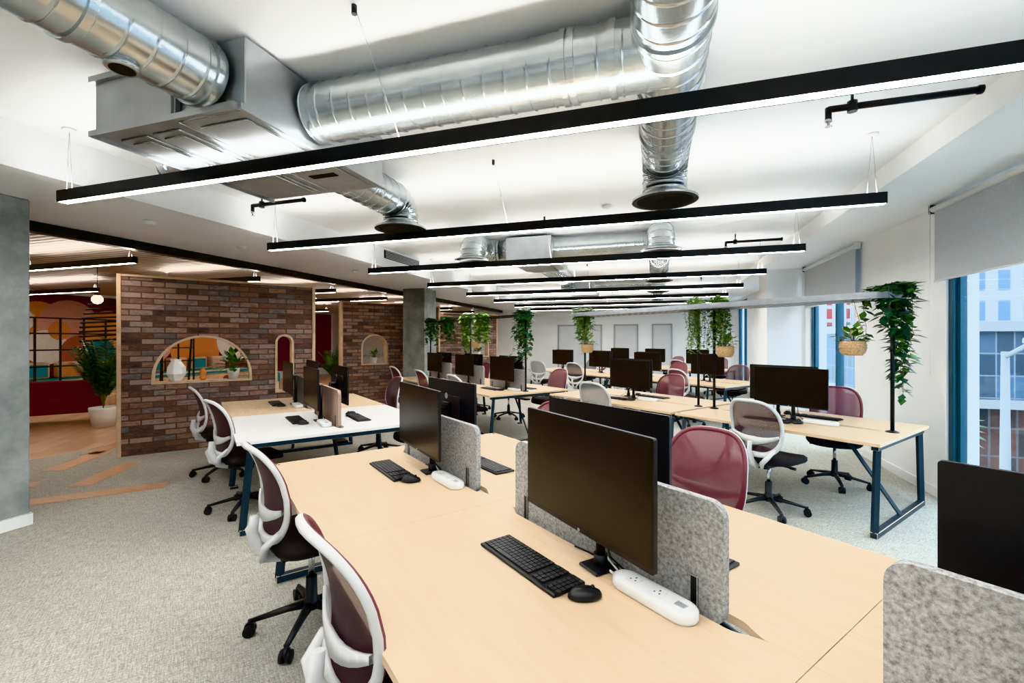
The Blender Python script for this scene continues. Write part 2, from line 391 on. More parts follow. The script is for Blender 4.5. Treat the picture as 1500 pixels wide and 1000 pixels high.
# ---------------------------------------------------------------- ducts
ZD=2.83; RD=.155
def ductpath(segs_pts,mb=None,r=RD,flare=True,ridge=.105):
    P=[Vector(p) for p in segs_pts]; path=[];br=.2
    for i,p in enumerate(P):
        if 0<i<len(P)-1:
            d0=(P[i-1]-p).normalized(); d1=(P[i+1]-p).normalized()
            R=min(br,(P[i-1]-p).length*.9,(P[i+1]-p).length*.9)
            for k in range(6):
                t=k/5; path.append(((p+d0*R)*(1-t)**2+p*2*t*(1-t)+(p+d1*R)*t*t,'e'))
        else: path.append((p,'s'))
    pts=[];rad=[]
    for i in range(len(path)-1):
        a,b=path[i][0],path[i+1][0]; L=(b-a).length
        elbow=(path[i][1]=='e' and path[i+1][1]=='e')
        n=1 if elbow else max(1,int(L/ridge))
        for k in range(n):
            t0=k/n; q=a+(b-a)*t0
            dl=.004/L
            rr=.006 if elbow else .0045
            pts+= [q, a+(b-a)*(t0+dl), a+(b-a)*(t0+2*dl), a+(b-a)*(t0+3*dl), a+(b-a)*(t0+4*dl),a+(b-a)*(t0+1/n-dl if t0+1/n-dl>t0+4.5*dl else t0+5*dl)]
            rad+= [r,r+rr,r+rr,r,r,r]
    pts.append(path[-1][0]); rad.append(r)
    mb.tube(pts,rad,'duct',48,smooth=True,caps=True)
    if flare:
        e=P[-1]
        mb.lathe([(r+.004,0),(r+.012,-.01),(.225,-.045),(.235,-.045),(.235,-.06),(.21,-.06)],'duct',32,e,caps=False,smooth=False)
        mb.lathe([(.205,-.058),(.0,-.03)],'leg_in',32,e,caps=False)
        mb.lathe([(.232,-.06),(.21,-.066),(.19,-.05)],'blackm',32,e,caps=False)
def collar(mb,p,ax,r=RD+.010,l=.03,k='duct'):
    p=Vector(p); a=Vector(ax); mb.tube([p-a*l/2,p-a*l*.49,p+a*l*.49,p+a*l/2],[r-.004,r,r,r-.004],k,48,smooth=False)
m=MB(); rX=.07
ductpath([(rX,-3.9,ZD),(rX,3.5,ZD),(rX,3.5,2.62)],mb=m)
ductpath([(-1.85,2.12,ZD),(rX,2.12,ZD)],mb=m,flare=False)
for y in (1.9,2.36,2.9): collar(m,(rX,y,ZD),(0,1,0))
for x in (-1.8,-.4,-.36,-.18): collar(m,(x,2.12,ZD),(1,0,0))
ductpath([(-2.1,-3.9,ZD),(-2.1,1.64,ZD)],mb=m,flare=False)
for y in (1.6,1.1): collar(m,(-2.1,y,ZD),(0,1,0))
ductpath([(-2.25,2.75,2.80),(-2.25,3.66,2.80),(-2.25,3.66,2.62)],mb=m)
ductpath([(-2.85,2.2,2.80),(-3.3,2.35,2.80)],mb=m,flare=False,r=.12)
for k in range(4): collar(m,(-3.32-.03*k,2.36+.01*k,2.80),(1,.3,0),r=.125-.004*(k%2),l=.015,k='blackm')
m.lathe([(.055,2.655),(.062,2.66),(.062,2.675),(.055,2.68),(.052,2.72)],'duct',20,(-2.1,1.28,0)); m.lathe([(.045,2.654),(.001,2.6545)],'leg_in',20,(-2.1,1.28,0),caps=False)
# fan coil unit with plenum
m.box((-2.87,1.62,2.64),(-2.30,2.8,2.93),'boxmetal',.006)
m.box((-2.30,1.66,2.64),(-1.87,2.8,2.995),'boxmetal',.004)
for (a,b,c2,d2) in [(-2.80,-2.60,1.70,2.18),(-2.56,-2.36,1.70,2.18),(-2.80,-2.36,2.26,2.74)]:
    m.box((a,c2,2.630),(b,d2,2.64),'boxmetal',.004); m.box((a+.03,c2+.04,2.622),(b-.03,d2-.04,2.63),'boxmetal',.004)
m.box((-2.24,1.72,2.630),(-1.93,2.72,2.64),'boxmetal',.004)
for k in range(3): m.box((-2.2,2.8-.32-.02*k,2.624),(-2.0,2.8-.312-.02*k,2.630),'blackm')
m.box((-2.89,1.60,2.915),(-2.30,1.64,2.945),'boxmetal'); m.box((-2.89,1.60,2.625),(-2.87,2.82,2.655),'boxmetal'); m.box((-2.87,1.6,2.625),(-1.87,1.62,2.655),'boxmetal')
m.box((-1.87,1.62,2.625),(-1.85,2.82,2.655),'boxmetal'); m.box((-2.31,1.63,2.66),(-2.29,1.655,2.995),'boxmetal')
for y in (1.7,2.7): m.tube([(-2.93,y,2.80),(-2.93,y,3.008)],.006,'blackm',6); m.box((-2.96,y-.02,2.88),(-2.87,y+.02,2.90),'blackm'); m.lathe([(.014,2.86),(.014,2.88)],'blackm',8,(-2.93,y,0))
m.obj('ventilation_ductwork')
m=MB()
m.box((-2.0,6.0,2.64),(-1.35,7.2,2.97),'boxmetal',.006); m.box((-1.9,6.1,2.622),(-1.45,7.1,2.64),'boxmetal',.01)
ductpath([(-1.36,6.25,ZD),(rX,6.25,ZD)],mb=m,flare=False)
ductpath([(rX,6.6,ZD),(rX,5.65,ZD),(rX,5.65,2.66)],mb=m)
ductpath([(rX,5.9,ZD),(rX,8.4,ZD),(rX,8.4,2.64)],mb=m)
ductpath([(-2.0,6.2,ZD),(-2.35,6.2,ZD),(-2.35,5.6,ZD),(-2.35,5.6,2.66)],mb=m)
ductpath([(-1.8,7.15,ZD),(-1.8,9.7,ZD),(-1.8,9.7,2.64)],mb=m)
m.obj('ventilation_ductwork')
m=MB()
m.box((-2.0,10.6,2.64),(-1.35,11.8,2.97),'boxmetal',.006)
ductpath([(-1.36,10.9,ZD),(rX,10.9,ZD)],mb=m,flare=False)
ductpath([(rX,11.2,ZD),(rX,10.5,ZD),(rX,10.5,2.66)],mb=m)
ductpath([(rX,10.9,ZD),(rX,13.4,ZD),(rX,13.4,2.64)],mb=m)
m.obj('ventilation_ductwork')
def sprink(x0,x1,y,z=2.9):
    m=MB(); m.tube([(x0,y,z),(x1,y,z)],.019,'blackm',12); m.tube([(x1-.02,y,z),(x1,y,z)],.024,'blackm',12)
    m.tube([(x0,y,z+.01),(x0,y,z-.06)],.017,'blackm',10); m.lathe([(.02,-.06),(.02,-.075),(.008,-.08),(.008,-.1)],'steel',12,(x0,y,z)); m.lathe([(.02,-.1),(.02,-.103)],'steel',12,(x0,y,z))
    m.tube([(x0+.12,y,z),(x0+.12,y,3.005)],.008,'blackm',8); m.lathe([(.026,-.03),(.026,.03)],'blackm',12,(x0+.12,y,z))
    m.obj('sprinkler_pipe')
sprink(.98,1.7,3.1); sprink(.95,1.65,6.9); sprink(.95,1.65,10.4); sprink(-3.9,-3.25,3.55)
m=MB(); m.box((-4.119,6.2,2.84),(-4.1,7.3,2.97),'blackm',.003)
for k in range(5): m.box((-4.1,6.22,2.852+k*.024),(-4.088,7.28,2.86+k*.024),'greymetal')
m.obj('air_grille')
for (x,y,z) in [(-4.9,4.3,2.7),(-4.7,3.1,2.7),(-.5,5.0,3.01),(-4.8,6.4,2.7),(-4.75,1.7,2.7)]:
    m=MB(); m.lathe([(.05,-.001),(.055,-.01),(.045,-.03),(.02,-.04)],'white',20); m.obj('smoke_detector',(x,y,z))

# ---------------------------------------------------------------- chair
def chair_mesh(meshk,rimfront,frame,name):
    m=MB()
    for i in range(5):
        a=math.radians(90+72*i+14); c,s=math.cos(a),math.sin(a)
        m.tube([(c*.02,s*.02,.115),(c*.12,s*.12,.105),(c*.29,s*.29,.075)],[.03,.022,.015],'black',8,flat=.75)
        e=Vector((c*.295,s*.295,0)); m.tube([e+Vector((0,0,.085)),e+Vector((0,0,.045))],.008,'black',6)
        t=Vector((-s,c,0))
        for q in (-1,1): m.tube([e+t*q*.006+Vector((0,0,.03)),e+t*q*.026+Vector((0,0,.03))],.03,'black',14)
        m.tube([e+t*-.012+Vector((0,0,.046)),e+t*.012+Vector((0,0,.046))],.025,'black',10)
    m.lathe([(.04,.09),(.042,.13),(.03,.15),(.028,.26),(.022,.262),(.022,.262)],'black',16)
    m.lathe([(.016,.25),(.016,.42)],'steel',14)
    m.box((-.08,-.17,.405),(.08,.12,.45),'black',.015,2)
    m.tube([(.07,.02,.425),(.2,.03,.42)],.008,'black',6); m.tube([(.17,.03,.42),(.22,.03,.42)],.013,'black',8)
    def ring(sx,sy,z,dz=0,n=32):
        out=[]
        for j in range(n):
            a=2*math.pi*j/n; c,s=math.cos(a),math.sin(a); p=.55
            x=math.copysign(abs(c)**p,c)*sx; y=math.copysign(abs(s)**p,s)*sy+.03
            zz=z-dz*max(0,(y-.12))**2*2 + .15*x*x
            out.append(m.v((x,y,zz)))
        return out
    rs=[ring(.2,.19,.448),ring(.238,.228,.455,.5),ring(.25,.24,.475,.8),ring(.248,.238,.505,.8),ring(.225,.215,.522,.8),ring(.12,.12,.522,.8),ring(.02,.02,.52)]
    for i in range(len(rs)-1):
        for j in range(32): m.f([rs[i][j],rs[i][(j+1)%32],rs[i+1][(j+1)%32],rs[i+1][j]],'seat',True)
    m.f(rs[0][::-1],'black'); m.f(rs[-1],'seat')
    def Y(x,z): 
        t=(z-.5)/.5
        return -.235+.03*math.sin(t*math.pi*.9) -.075*t*t+ .9*x*x
    def out(a,sc=1):
        c,s=math.cos(a),math.sin(a)
        zz=math.copysign(abs(s)**.6,s); xx=math.copysign(abs(c)**.6,c)
        w=.228-.018*zz*zz -.022*(zz<0)*zz*zz
        return xx*w*sc, .775+zz*.235*sc
    N=48; rings=[]
    for k in range(7):
        sc=.02+.98*k/6; rings.append([m.v((lambda q:(q[0],Y(*q)+.004,q[1]))(out(2*math.pi*j/N,sc))) for j in range(N)])
    for i in range(6):
        for j in range(N): m.f([rings[i][j],rings[i][(j+1)%N],rings[i+1][(j+1)%N],rings[i+1][j]],meshk,True)
    m.f(rings[0],meshk)
    K=8; rr=[]
    for j in range(N):
        a=2*math.pi*j/N; x,z=out(a); rad=Vector((x,0,z-.775)).normalized(); base=Vector((x,Y(x,z),z)); r=[]
        lowk=1+ .9*max(0,-(z-.72)/.2)
        for k in range(K):
            b=2*math.pi*(k+.5)/K; wd=.014*lowk
            r.append(m.v(base+rad*math.cos(b)*wd+Vector((0,1,0))*(math.sin(b)*.017-.004)))
        rr.append(r)
    for j in range(N):
        for k in range(K):
            kk=rimfront if math.sin(2*math.pi*(k+1)/K)>.3 else frame
            m.f([rr[j][k],rr[j][(k+1)%K],rr[(j+1)%N][(k+1)%K],rr[(j+1)%N][k]],kk,True)
    for i in range(10):
        def bp(i):
            x=-.21+.042*i; h=.012+.024*(1-abs(i-5)/5.); zc=.66+1.2*x*x; return x,h,zc
        q=[]
        for (x,h,z) in (bp(i),bp(i+1)):
            yb=Y(x,z)
            q.append([m.v((x,yb-.010,z-h)),m.v((x,yb-.010,z+h)),m.v((x,yb-.024,z+h)),m.v((x,yb-.024,z-h))])
        for k in range(4): m.f([q[0][k],q[0][(k+1)%4],q[1][(k+1)%4],q[1][k]],frame,True)
    for s in (-1,1):
        m.tube([(s*.175,Y(.175,.60)-.012,.60),(s*.15,-.265,.54),(s*.09,-.255,.47),(s*.045,-.17,.43),(s*.04,-.08,.425)],[.02,.026,.026,.022,.02],frame,10,flat=.7)
    m.tube([(0,-.275,.655),(0,-.285,.57),(0,-.25,.48),(0,-.17,.43)],[.022,.026,.03,.03],frame,10,flat=.7)
    return m.mesh(name)
CH={'plum':chair_mesh('meshplum','rimburg','lgrey','office_chair'),'burg':chair_mesh('meshburg','rimburg','lgrey','office_chair'),'grey':chair_mesh('meshgrey','lgrey','lgrey','office_chair')}
def chair(a,b,side,kind='plum',jit=0):
    return place(CH[kind],'office_chair',W(a,b),RA+(0 if side>0 else math.pi)+jit)

# ---------------------------------------------------------------- monitor, keyboard, mouse etc
def monitor_mesh():
    m=MB(); zc=.335;w=.67;h=.38
    m.plate(0,zc,w,h,.008,-.006,.008,'black',3)
    m.plate(0,zc+.004,w-.012,h-.022,.003,-.0068,-.0058,'screen',2)
    m.plate(0,zc-.02,w*.55,h*.6,.03,.008,.03,'black',4)
    m.box((-.05,.03,zc-.05),(.05,.042,zc+.05),'blackm',.003)
    m.M=Matrix.Translation((0,.0305,zc+.09))@Matrix.Rotation(-math.pi/2,4,'X'); m.lathe([(.02,0),(.02,.001)],'greymetal',20)
    m.M=Matrix.Translation((0,-.0069,zc-.183))@Matrix.Rotation(math.pi/2,4,'X'); m.lathe([(.006,0),(.006,.0006)],'greymetal',14); m.M=Matrix.Identity(4)
    m.tube([(0,.09,.008),(0,.09,zc+.02)],.017,'black',14); m.tube([(0,.09,.0),(0,.09,.05)],.024,'black',14)
    m.box((-.018,.035,zc-.02),(.018,.095,zc+.02),'black',.006)
    m.box((-.05,.03,.0),(.05,.13,.012),'black',.005)
    m.tube([(.02,.04,zc-.08),(.05,.07,.12),(.04,.1,.05),(.09,.13,.01)],.003,'black',6)
    m.tube([(-.02,.04,zc-.08),(-.04,.08,.12),(.02,.11,.03),(.12,.10,.004),(.2,.12,.004),(.26,.06,.02)],.0035,'white',6)
    return m.mesh('computer_monitor')
MON=monitor_mesh()
def keyboard_mesh():
    m=MB(); m.box((-.22,-.068,0),(.22,.068,.012),'black',.005,2)
    k=.0188
    for r in range(6):
        for c in range(23):
            if c in (15,19): continue
            x=-.206+c*k; y=-.054+r*.0195
            if r==0 and 4<=c<=8:
                if c==4: m.box((x,y,.012),(x+k*5-.003,y+.0165,.0175),'kbd')
                continue
            m.box((x,y,.012),(x+k-.003,y+.0165,.0175),'kbd')
    return m.mesh('keyboard')
KB=keyboard_mesh()
def mouse_mesh():
    m=MB(); prof=[(.7,0),(1,.006),(1,.012),(.9,.022),(.6,.032),(.25,.036),(.02,.0365)]
    n=20; rs=[]
    for r,z in prof:
        rs.append([m.v((.031*r*math.cos(2*math.pi*j/n),.054*r*math.sin(2*math.pi*j/n)-.004*(z>.03),z)) for j in range(n)])
    for i in range(len(rs)-1):
        for j in range(n): m.f([rs[i][j],rs[i][(j+1)%n],rs[i+1][(j+1)%n],rs[i+1][j]],'black',True)
    m.f(rs[0],'black'); m.f(rs[-1],'black')
    m.tube([(-.004,.025,.033),(.004,.025,.033)],.007,'kbd',10)
    return m.mesh('computer_mouse')
MO=mouse_mesh()
def hub_mesh():
    m=MB()
    def rr(w,h,z,n=8):
        r=h/2; out=[]
        for (cx,a0) in ((w/2-r,-90),(-(w/2-r),90)):
            for i in range(n+1):
                a=math.radians(a0+180*i/n); out.append(m.v((cx+r*math.cos(a),r*math.sin(a),z)))
        return out
    R=[rr(.285,.082,0),rr(.295,.092,.008),rr(.295,.092,.026),rr(.285,.082,.034),rr(.25,.05,.036)]
    n=len(R[0])
    for i in range(4):
        for j in range(n): m.f([R[i][j],R[i][(j+1)%n],R[i+1][(j+1)%n],R[i+1][j]],'white',True)
    m.f(R[0][::-1],'white'); m.f(R[-1],'white')
    for x in (-.07,.02):
        m.box((x-.02,-.02,.0355),(x+.02,.02,.0372),'trim',.002)
        m.box((x-.011,-.010,.0373),(x-.007,-.004,.0378),'black'); m.box((x+.007,-.010,.0373),(x+.011,-.004,.0378),'black'); m.box((x-.002,.006,.0373),(x+.002,.013,.0378),'black')
    m.box((.08,-.012,.0357),(.115,.012,.0372),'greymetal',.002)
    m.tube([(-.14,0,.015),(-.2,.02,.006),(-.26,.03,.006),(-.3,.05,.004)],.004,'white',6)
    m.tube([(-.14,0.01,.015),(-.18,.045,.02),(-.25,.055,.006),(-.33,.06,.004),(-.4,.05,.004)],.0035,'black',6)
    return m.mesh('desk_power_hub')
HB=hub_mesh()
def panel_mesh(k,L=1.02,Hh=.36):
    m=MB(); m.plate(0,Hh/2-.025,L,Hh,.05,-.014,.014,k,6)
    for s in (-1,1):
        m.box((s*(L/2-.09)-.012,-.022,-.06),(s*(L/2-.09)+.012,-.014,.1),'black',.002); m.box((s*(L/2-.09)-.012,.014,-.06),(s*(L/2-.09)+.012,.022,.1),'black',.002)
        m.box((s*(L/2-.09)-.012,-.022,-.065),(s*(L/2-.09)+.012,.022,-.055),'black')
    return m.mesh('desk_divider_panel')
PN={'felt':panel_mesh('felt'),'tan':panel_mesh('tan')}
ZT=.74
def bench(a0,a1,b0,b1,nst,tops='oak',topfn=None):
    L=a1-a0; Wd=b1-b0; c=Wd/2; g=.035; st=L/nst; m=MB()
    for i in range(nst):
        x0=i*st+.0015; x1=(i+1)*st-.0015
        for s in (0,1):
            k=topfn(i,s) if topfn else tops
            sgn=1 if s==0 else -1; edge=0 if s==0 else Wd
            cin=c-.0008*sgn if s==0 else c+.0008
            u0,u1=x0+st*.10,x1-st*.11; sc=.05
            pts=[(x0,edge),(x1,edge),(x1,cin),(u1+sc,cin)]
            for q in range(7):
                t=q/6; e=.5-.5*math.cos(math.pi*t); pts.append((u1+sc-2*sc*t,cin-sgn*g*e))
            for q in range(7):
                t=q/6; e=.5-.5*math.cos(math.pi*t); pts.append((u0+sc-2*sc*t,cin-sgn*g*(1-e)))
            pts.append((x0,cin))
            tp=[m.v((x,y,ZT)) for x,y in pts]; bt=[m.v((x,y,ZT-.025)) for x,y in pts]
            m.f(tp,k); m.f(bt[::-1],k)
            for q in range(len(pts)): m.f([tp[q],bt[q],bt[(q+1)%len(pts)],tp[(q+1)%len(pts)]],k)
        xm=x0+st/2
        m.box((xm-st*.42,c-g-.01,ZT-.13),(xm+st*.42,c+g+.01,ZT-.11),'blackm')
        for yy in (.03,Wd-.03):
            for sg in (-1,1):
                m.tube([(x0+.012,yy,ZT+.0004),(x0+.05,yy+sg*.012,ZT+.0004)],.0022,'black',4)
    for y in (c-.28,c+.28): m.box((.06,y-.02,ZT-.065),(L-.06,y+.02,ZT-.0255),'navy',.002)
    frames=[.05]+[i*st for i in range(1,nst)]+[L-.05]
    for fi,x in enumerate(frames):
        endf=fi in (0,len(frames)-1)
        m.box((x-.025,.05,ZT-.065),(x+.025,Wd-.05,ZT-.0255),'navy',.002)
        for s,yt,yb in ((0,.10,.04),(1,Wd-.10,Wd-.04)):
            m.tube([(x,yt,ZT-.06),(x,yb,.03)],.027,'navy',4,smooth=False)
        if endf: m.box((x-.025,.02,.0),(x+.025,Wd-.02,.045),'navy',.003)
        else: m.box((x-.025,.02,.0),(x+.025,.1,.03),'navy',.003); m.box((x-.025,Wd-.1,.0),(x+.025,Wd-.02,.03),'navy',.003)
        if endf:
            d=1 if fi==0 else -1
            m.tube([(x+d*.42,c,ZT-.06),(x,c,.05)],.018,'navy',4,smooth=False)
    m.obj('bench_desk',W(a0,b0),RA)
def station(cx,b0,b1,near=True,far=True,panel='felt',front_yaw=0,full=True):
    c=(b0+b1)/2; z=ZT+.0004
    if near:
        place(MON,'computer_monitor',W(cx+.045,c-.165,z),RA+front_yaw)
        if full:
            place(KB,'keyboard',W(cx-.11,c-.27,z),RA); place(MO,'computer_mouse',W(cx+.16,c-.255,z),RA-.5)
            place(HB,'desk_power_hub',W(cx+.29,c-.095,z),RA)
    if far:
        place(MON,'computer_monitor',W(cx-.16,c+.155,z),RA+math.pi)
        if full:
            place(KB,'keyboard',W(cx+.11,c+.27,z),RA+math.pi); place(MO,'computer_mouse',W(cx-.16,c+.27,z),RA+math.pi)
    if panel: place(PN[panel],'desk_divider_panel',W(cx-.04,c,ZT-.005),RA)
bench(0,4.14,0,1.70,3)
station(.69,0,1.7,front_yaw=-.06); station(2.07,0,1.7,front_yaw=-.10); station(3.45,0,1.7)
chair(.62,.12,1,'plum',.12); chair(1.86,.17,1,'plum',.05)
chair(1.78,1.80,-1,'burg',.1); chair(.35,1.78,-1,'burg',-.1)
bench(-3.58,-.82,-.14,1.5,2,topfn=lambda i,s:'whitedesk' if i==1 else 'oak')
station(-2.89,-.14,1.5,panel='felt'); station(-1.51,-.14,1.5,panel='tan')
chair(-1.5,-.02,1,'plum',.25); chair(-2.85,-.15,1,'plum',.1); chair(-1.45,1.65,-1,'burg'); chair(-2.8,1.62,-1,'plum')
bench(.25,2.05,3.87,5.17,1); bench(-1.87,.2,3.87,5.17,1)
station(1.15,3.87,5.17,panel=None); station(-.84,3.87,5.17,panel=None)
chair(1.25,3.83,1,'plum',-.1); chair(1.3,5.15,-1,'burg',.3); chair(-.76,3.85,1,'grey',.1); chair(-.9,5.2,-1,'burg')
bench(-5.9,-2.15,3.0,4.5,3)
for i,s in enumerate((-2.77,-4.0,-5.25)):
    station(s,3.0,4.5,panel='felt',full=i<1); chair(s,3.0,1,['grey','burg','plum'][i]); chair(s,4.6,-1,['burg','plum','burg'][i])
bench(-6.42,-.9,6.9,8.3,4)
for i,s in enumerate((-1.6,-2.98,-4.36,-5.74)):
    station(s,6.9,8.3,panel=None,full=False); chair(s,6.85,1,['burg','grey','plum','grey'][i],.15*(i-1)); chair(s,8.4,-1,['plum','burg','burg','grey'][i])
bench(-7.2,-3.1,10,11.4,3)
for i,s in enumerate((-3.78,-5.15,-6.5)):
    station(s,10,11.4,panel=None,full=False); chair(s,9.95,1,['burg','grey','plum'][i]); chair(s,11.5,-1,'burg')

# ---------------------------------------------------------------- plants
def leaf(m,p,d,n,L,wd,k):
    d=d.normalized(); s=d.cross(n)
    if s.length<1e-4: s=Vector((1,0,0))
    s.normalize(); n=s.cross(d)
    a=m.v(p); b=m.v(p+d*L*.35+s*wd/2-n*L*.04); c=m.v(p+d*L*.35-s*wd/2-n*L*.04); mid=m.v(p+d*L*.4+n*L*.05); t=m.v(p+d*L-n*L*.1)
    m.f([a,b,mid],k,True); m.f([b,t,mid],k,True); m.f([t,c,mid],k,True); m.f([c,a,mid],k,True)
def vine(name,loc,seed,trails,length,spread,leafL,leafW,ks,step=.035,topball=True,minf=.45):
    r=random.Random(seed); m=MB()
    for t in range(trails):
        a=r.uniform(0,6.28); rad=r.uniform(.02,spread); L=length*r.uniform(minf,1)
        p=Vector((0,0,0)); pts=[p.copy()]; out=Vector((math.cos(a),math.sin(a),0))
        n=int(L/step); up=r.uniform(.0,.10)
        for i in range(n):
            f=i/max(1,n)
            if f<.18: p=p+out*rad*.35*(1/(.18*n+1))*2.2+Vector((0,0,up*(1-f/.09)*.35))
            else: p=p+Vector((r.uniform(-.009,.009),r.uniform(-.009,.009),-step))
            pts.append(p.copy())
            for q in range(2 if topball and f<.3 else 1):
                b=r.uniform(0,6.28); d=Vector((math.cos(b),math.sin(b),r.uniform(-.9,.3)))
                leaf(m,p,d,Vector((0,0,1)),leafL*r.uniform(.7,1.2),leafW*r.uniform(.8,1.1),r.choice(ks))
        if len(pts)>1: m.tube(pts,.002,'stem',4,caps=False)
    return m.obj(name,loc)
def basket(loc,topz,r=.085,seed=0):
    m=MB()
    m.lathe([(r*.75,0),(r*.98,.03),(r*1.05,.07),(r,.12),(r*.93,.125),(r*.9,.10)],'basket',24,smooth=True)
    for k in range(5): m.lathe([(r*[.9,1.0,1.06,1.05,1.0][k],.018+k*.022),(r*[.9,1.0,1.06,1.05,1.0][k]+.004,.024+k*.022),(r*[.9,1.0,1.06,1.05,1.0][k],.03+k*.022)],'basket',24,caps=False)
    m.lathe([(r*.9,.11),(.001,.112)],'soil',16,caps=False)
    for k in range(3):
        a=k*2.1; m.tube([(r*math.cos(a),r*math.sin(a),.115),(0,0,topz-loc[2])],.0026,'basket',5)
    rd=random.Random(seed)
    for i in range(26):
        a=rd.uniform(0,6.28); e=rd.uniform(.3,1.3); d=Vector((math.cos(a)*math.cos(e),math.sin(a)*math.cos(e),math.sin(e))); p=Vector((0,0,.11))+d*rd.uniform(.04,.14)
        m.tube([(0,0,.11),p],.0018,'stem',4); leaf(m,p,d+Vector((0,0,-.5)),Vector((0,0,1)),.09,.06,rd.choice(['leafm','leafl']))
    m.obj('hanging_basket_plant',loc)
def shelf(a0,a1,b,z,wd,k,name,poles):
    m=MB(); L=a1-a0
    if k=='grey':
        m.plate(L/2,0,L,wd,wd*.48,0,.02,'greymetal',10)
        m.plate(L/2,0,L+.01,wd+.01,wd*.48,-.035,.0,'greymetal',10)
        bmesh.ops.transform(m.bm,matrix=Matrix.Rotation(-math.pi/2,4,'X'),verts=m.bm.verts)
        for i in range(int(L/.1)):
            for y in (-.18,-.06,.06,.18): m.box((.25+i*.1,y-.012,-.0215),(.30+i*.1,y+.012,-.0201),'black') if .25+i*.1<L-.3 else None
    else:
        for y in (-wd/2,wd/2): m.box((0,y-.01,0),(L,y+.01,.025),'blackm')
        for x in [i*L/8 for i in range(9)]: m.box((x-.008,-wd/2,0),(x+.008,wd/2,.02),'blackm')
    for p in poles:
        m.tube([(p-a0,0,ZT-z+.0),(p-a0,0,.01)],.015,'blackm',10); m.lathe([(.05,ZT-z),(.05,ZT-z+.006),(.014,ZT-z+.02)],'blackm',16,(p-a0,0,0))
    m.obj(name,W(a0,b,z),RA)
shelf(-1.95,2.02,4.52,1.91,.46,'grey','overhead_plant_shelf',[1.95,.32,.12,-1.8])
shelf(-5.8,-2.25,3.75,1.90,.22,'black','overhead_plant_frame',[-2.3,-4.0,-5.75])
D=['leafd','leafd','leafm']; G=['leafm','leafl','leafm']
vine('trailing_ivy_plant',W(1.93,4.46,1.98),3,17,.80,.30,.105,.065,D,minf=.2)
vine('trailing_ivy_plant',W(1.99,4.60,1.98),13,9,1.25,.14,.10,.06,D,minf=.6)
basket(W(1.72,4.34,1.40),1.91,.095,seed=5)
vine('trailing_pothos_plant',W(.14,4.42,1.98),4,34,.78,.16,.04,.034,['leafl','leafl','leafm'],.022)
vine('trailing_pothos_plant',W(.36,4.56,1.98),6,28,.75,.17,.06,.045,G,.025)
basket(W(.45,4.52,1.34),1.91,.09,seed=8)
vine('trailing_pothos_plant',W(-1.8,4.5,1.98),7,26,.62,.26,.09,.06,G)
basket(W(-1.68,4.45,1.34),1.91,.09,seed=9)
for i,(a,l,k) in enumerate([(-2.35,1.05,D),(-3.6,.65,G),(-4.1,.8,G),(-5.0,.65,D),(-5.7,.7,D)]):
    vine('trailing_ivy_plant',W(a,3.75,1.96),20+i,24,l,.24,.10,.065,k)
basket(W(-3.75,3.72,1.38),1.9,.08,seed=11)
def potplant(name,loc,r,h,fol,seed,L=.1,n=50):
    m=MB(); m.lathe([(r*.75,0),(r,h*.9),(r,h),(r*.9,h),(r*.88,h*.9)],'pot',24); m.lathe([(r*.88,h*.9),(.001,h*.91)],'soil',16,caps=False)
    rd=random.Random(seed)
    for i in range(n):
        a=rd.uniform(0,6.28); e=rd.uniform(.1,1.4); R=fol*rd.uniform(.4,1); d=Vector((math.cos(a)*math.cos(e),math.sin(a)*math.cos(e),math.sin(e)))
        p=Vector((0,0,h*.9))+d*R; m.tube([(0,0,h*.9),Vector((0,0,h*.9))+Vector((d.x*.4,d.y*.4,d.z*.8))*R,p],.002,'stem',4)
        leaf(m,p,d+Vector((0,0,-.4)),Vector((0,0,1)),L,L*.65,rd.choice(G+D))
    m.obj(name,loc)
zs=.962
potplant('potted_plant',BW(1.3,0,zs),.085,.15,.26,3,L=.12,n=60)
m=MB(); m.lathe([(.06,0),(.12,.10),(.105,.2),(.06,.27),(.065,.30),(.05,.30)],'pot',7,smooth=False); m.obj('faceted_vase',BW(.62,0,zs))
m=MB(); m.lathe([(.03,0),(.05,.03),(.03,.06),(.045,.1),(.02,.16)],'orange',12); m.obj('ceramic_ornament',BW(.93,0.0,zs))
potplant('potted_plant',BW(.76,0,.982,-6.72,8.40),.08,.14,.2,8)
potplant('potted_plant',BW(1.70,0,.982,-6.70,12.7),.08,.14,.2,12)
def palm(name,loc,h,seed,n=16):
    m=MB(); m.lathe([(.15,0),(.2,.3),(.2,.34),(.18,.34),(.175,.3)],'pot',24); m.lathe([(.175,.3),(.001,.31)],'soil',16,caps=False)
    rd=random.Random(seed)
    for i in range(n):
        a=rd.uniform(0,6.28); L=h*rd.uniform(.6,1.05); sp=rd.uniform(.15,.5); pts=[]
        for k in range(13):
            t=k/12; pts.append(Vector((math.cos(a)*sp*t**1.6,math.sin(a)*sp*t**1.6,.31+L*(t-.22*t*t*sp*2))))
        m.tube(pts,[.006*(1-.7*k/12) for k in range(13)],'stem',5)
        for k in range(4,13):
            d=(pts[k]-pts[k-1]).normalized(); s=Vector((-math.sin(a),math.cos(a),0))
            for q in (-1,1):
                for hh in (0,.5):
                    p=pts[k-1].lerp(pts[k],hh); leaf(m,p,s*q+d*.7+Vector((0,0,-.15)),Vector((0,0,1)),.22*(1.1-abs(k-8)/8),.035,rd.choice(['leafd','leafm']))
    m.obj(name,loc)
palm('potted_palm',(-9.35,5.40,0),1.35,2,26)
palm('potted_palm',(-8.3,10.2,0),1.2,5)
palm('potted_palm',(-7.6,13.2,0),1.3,7,20)

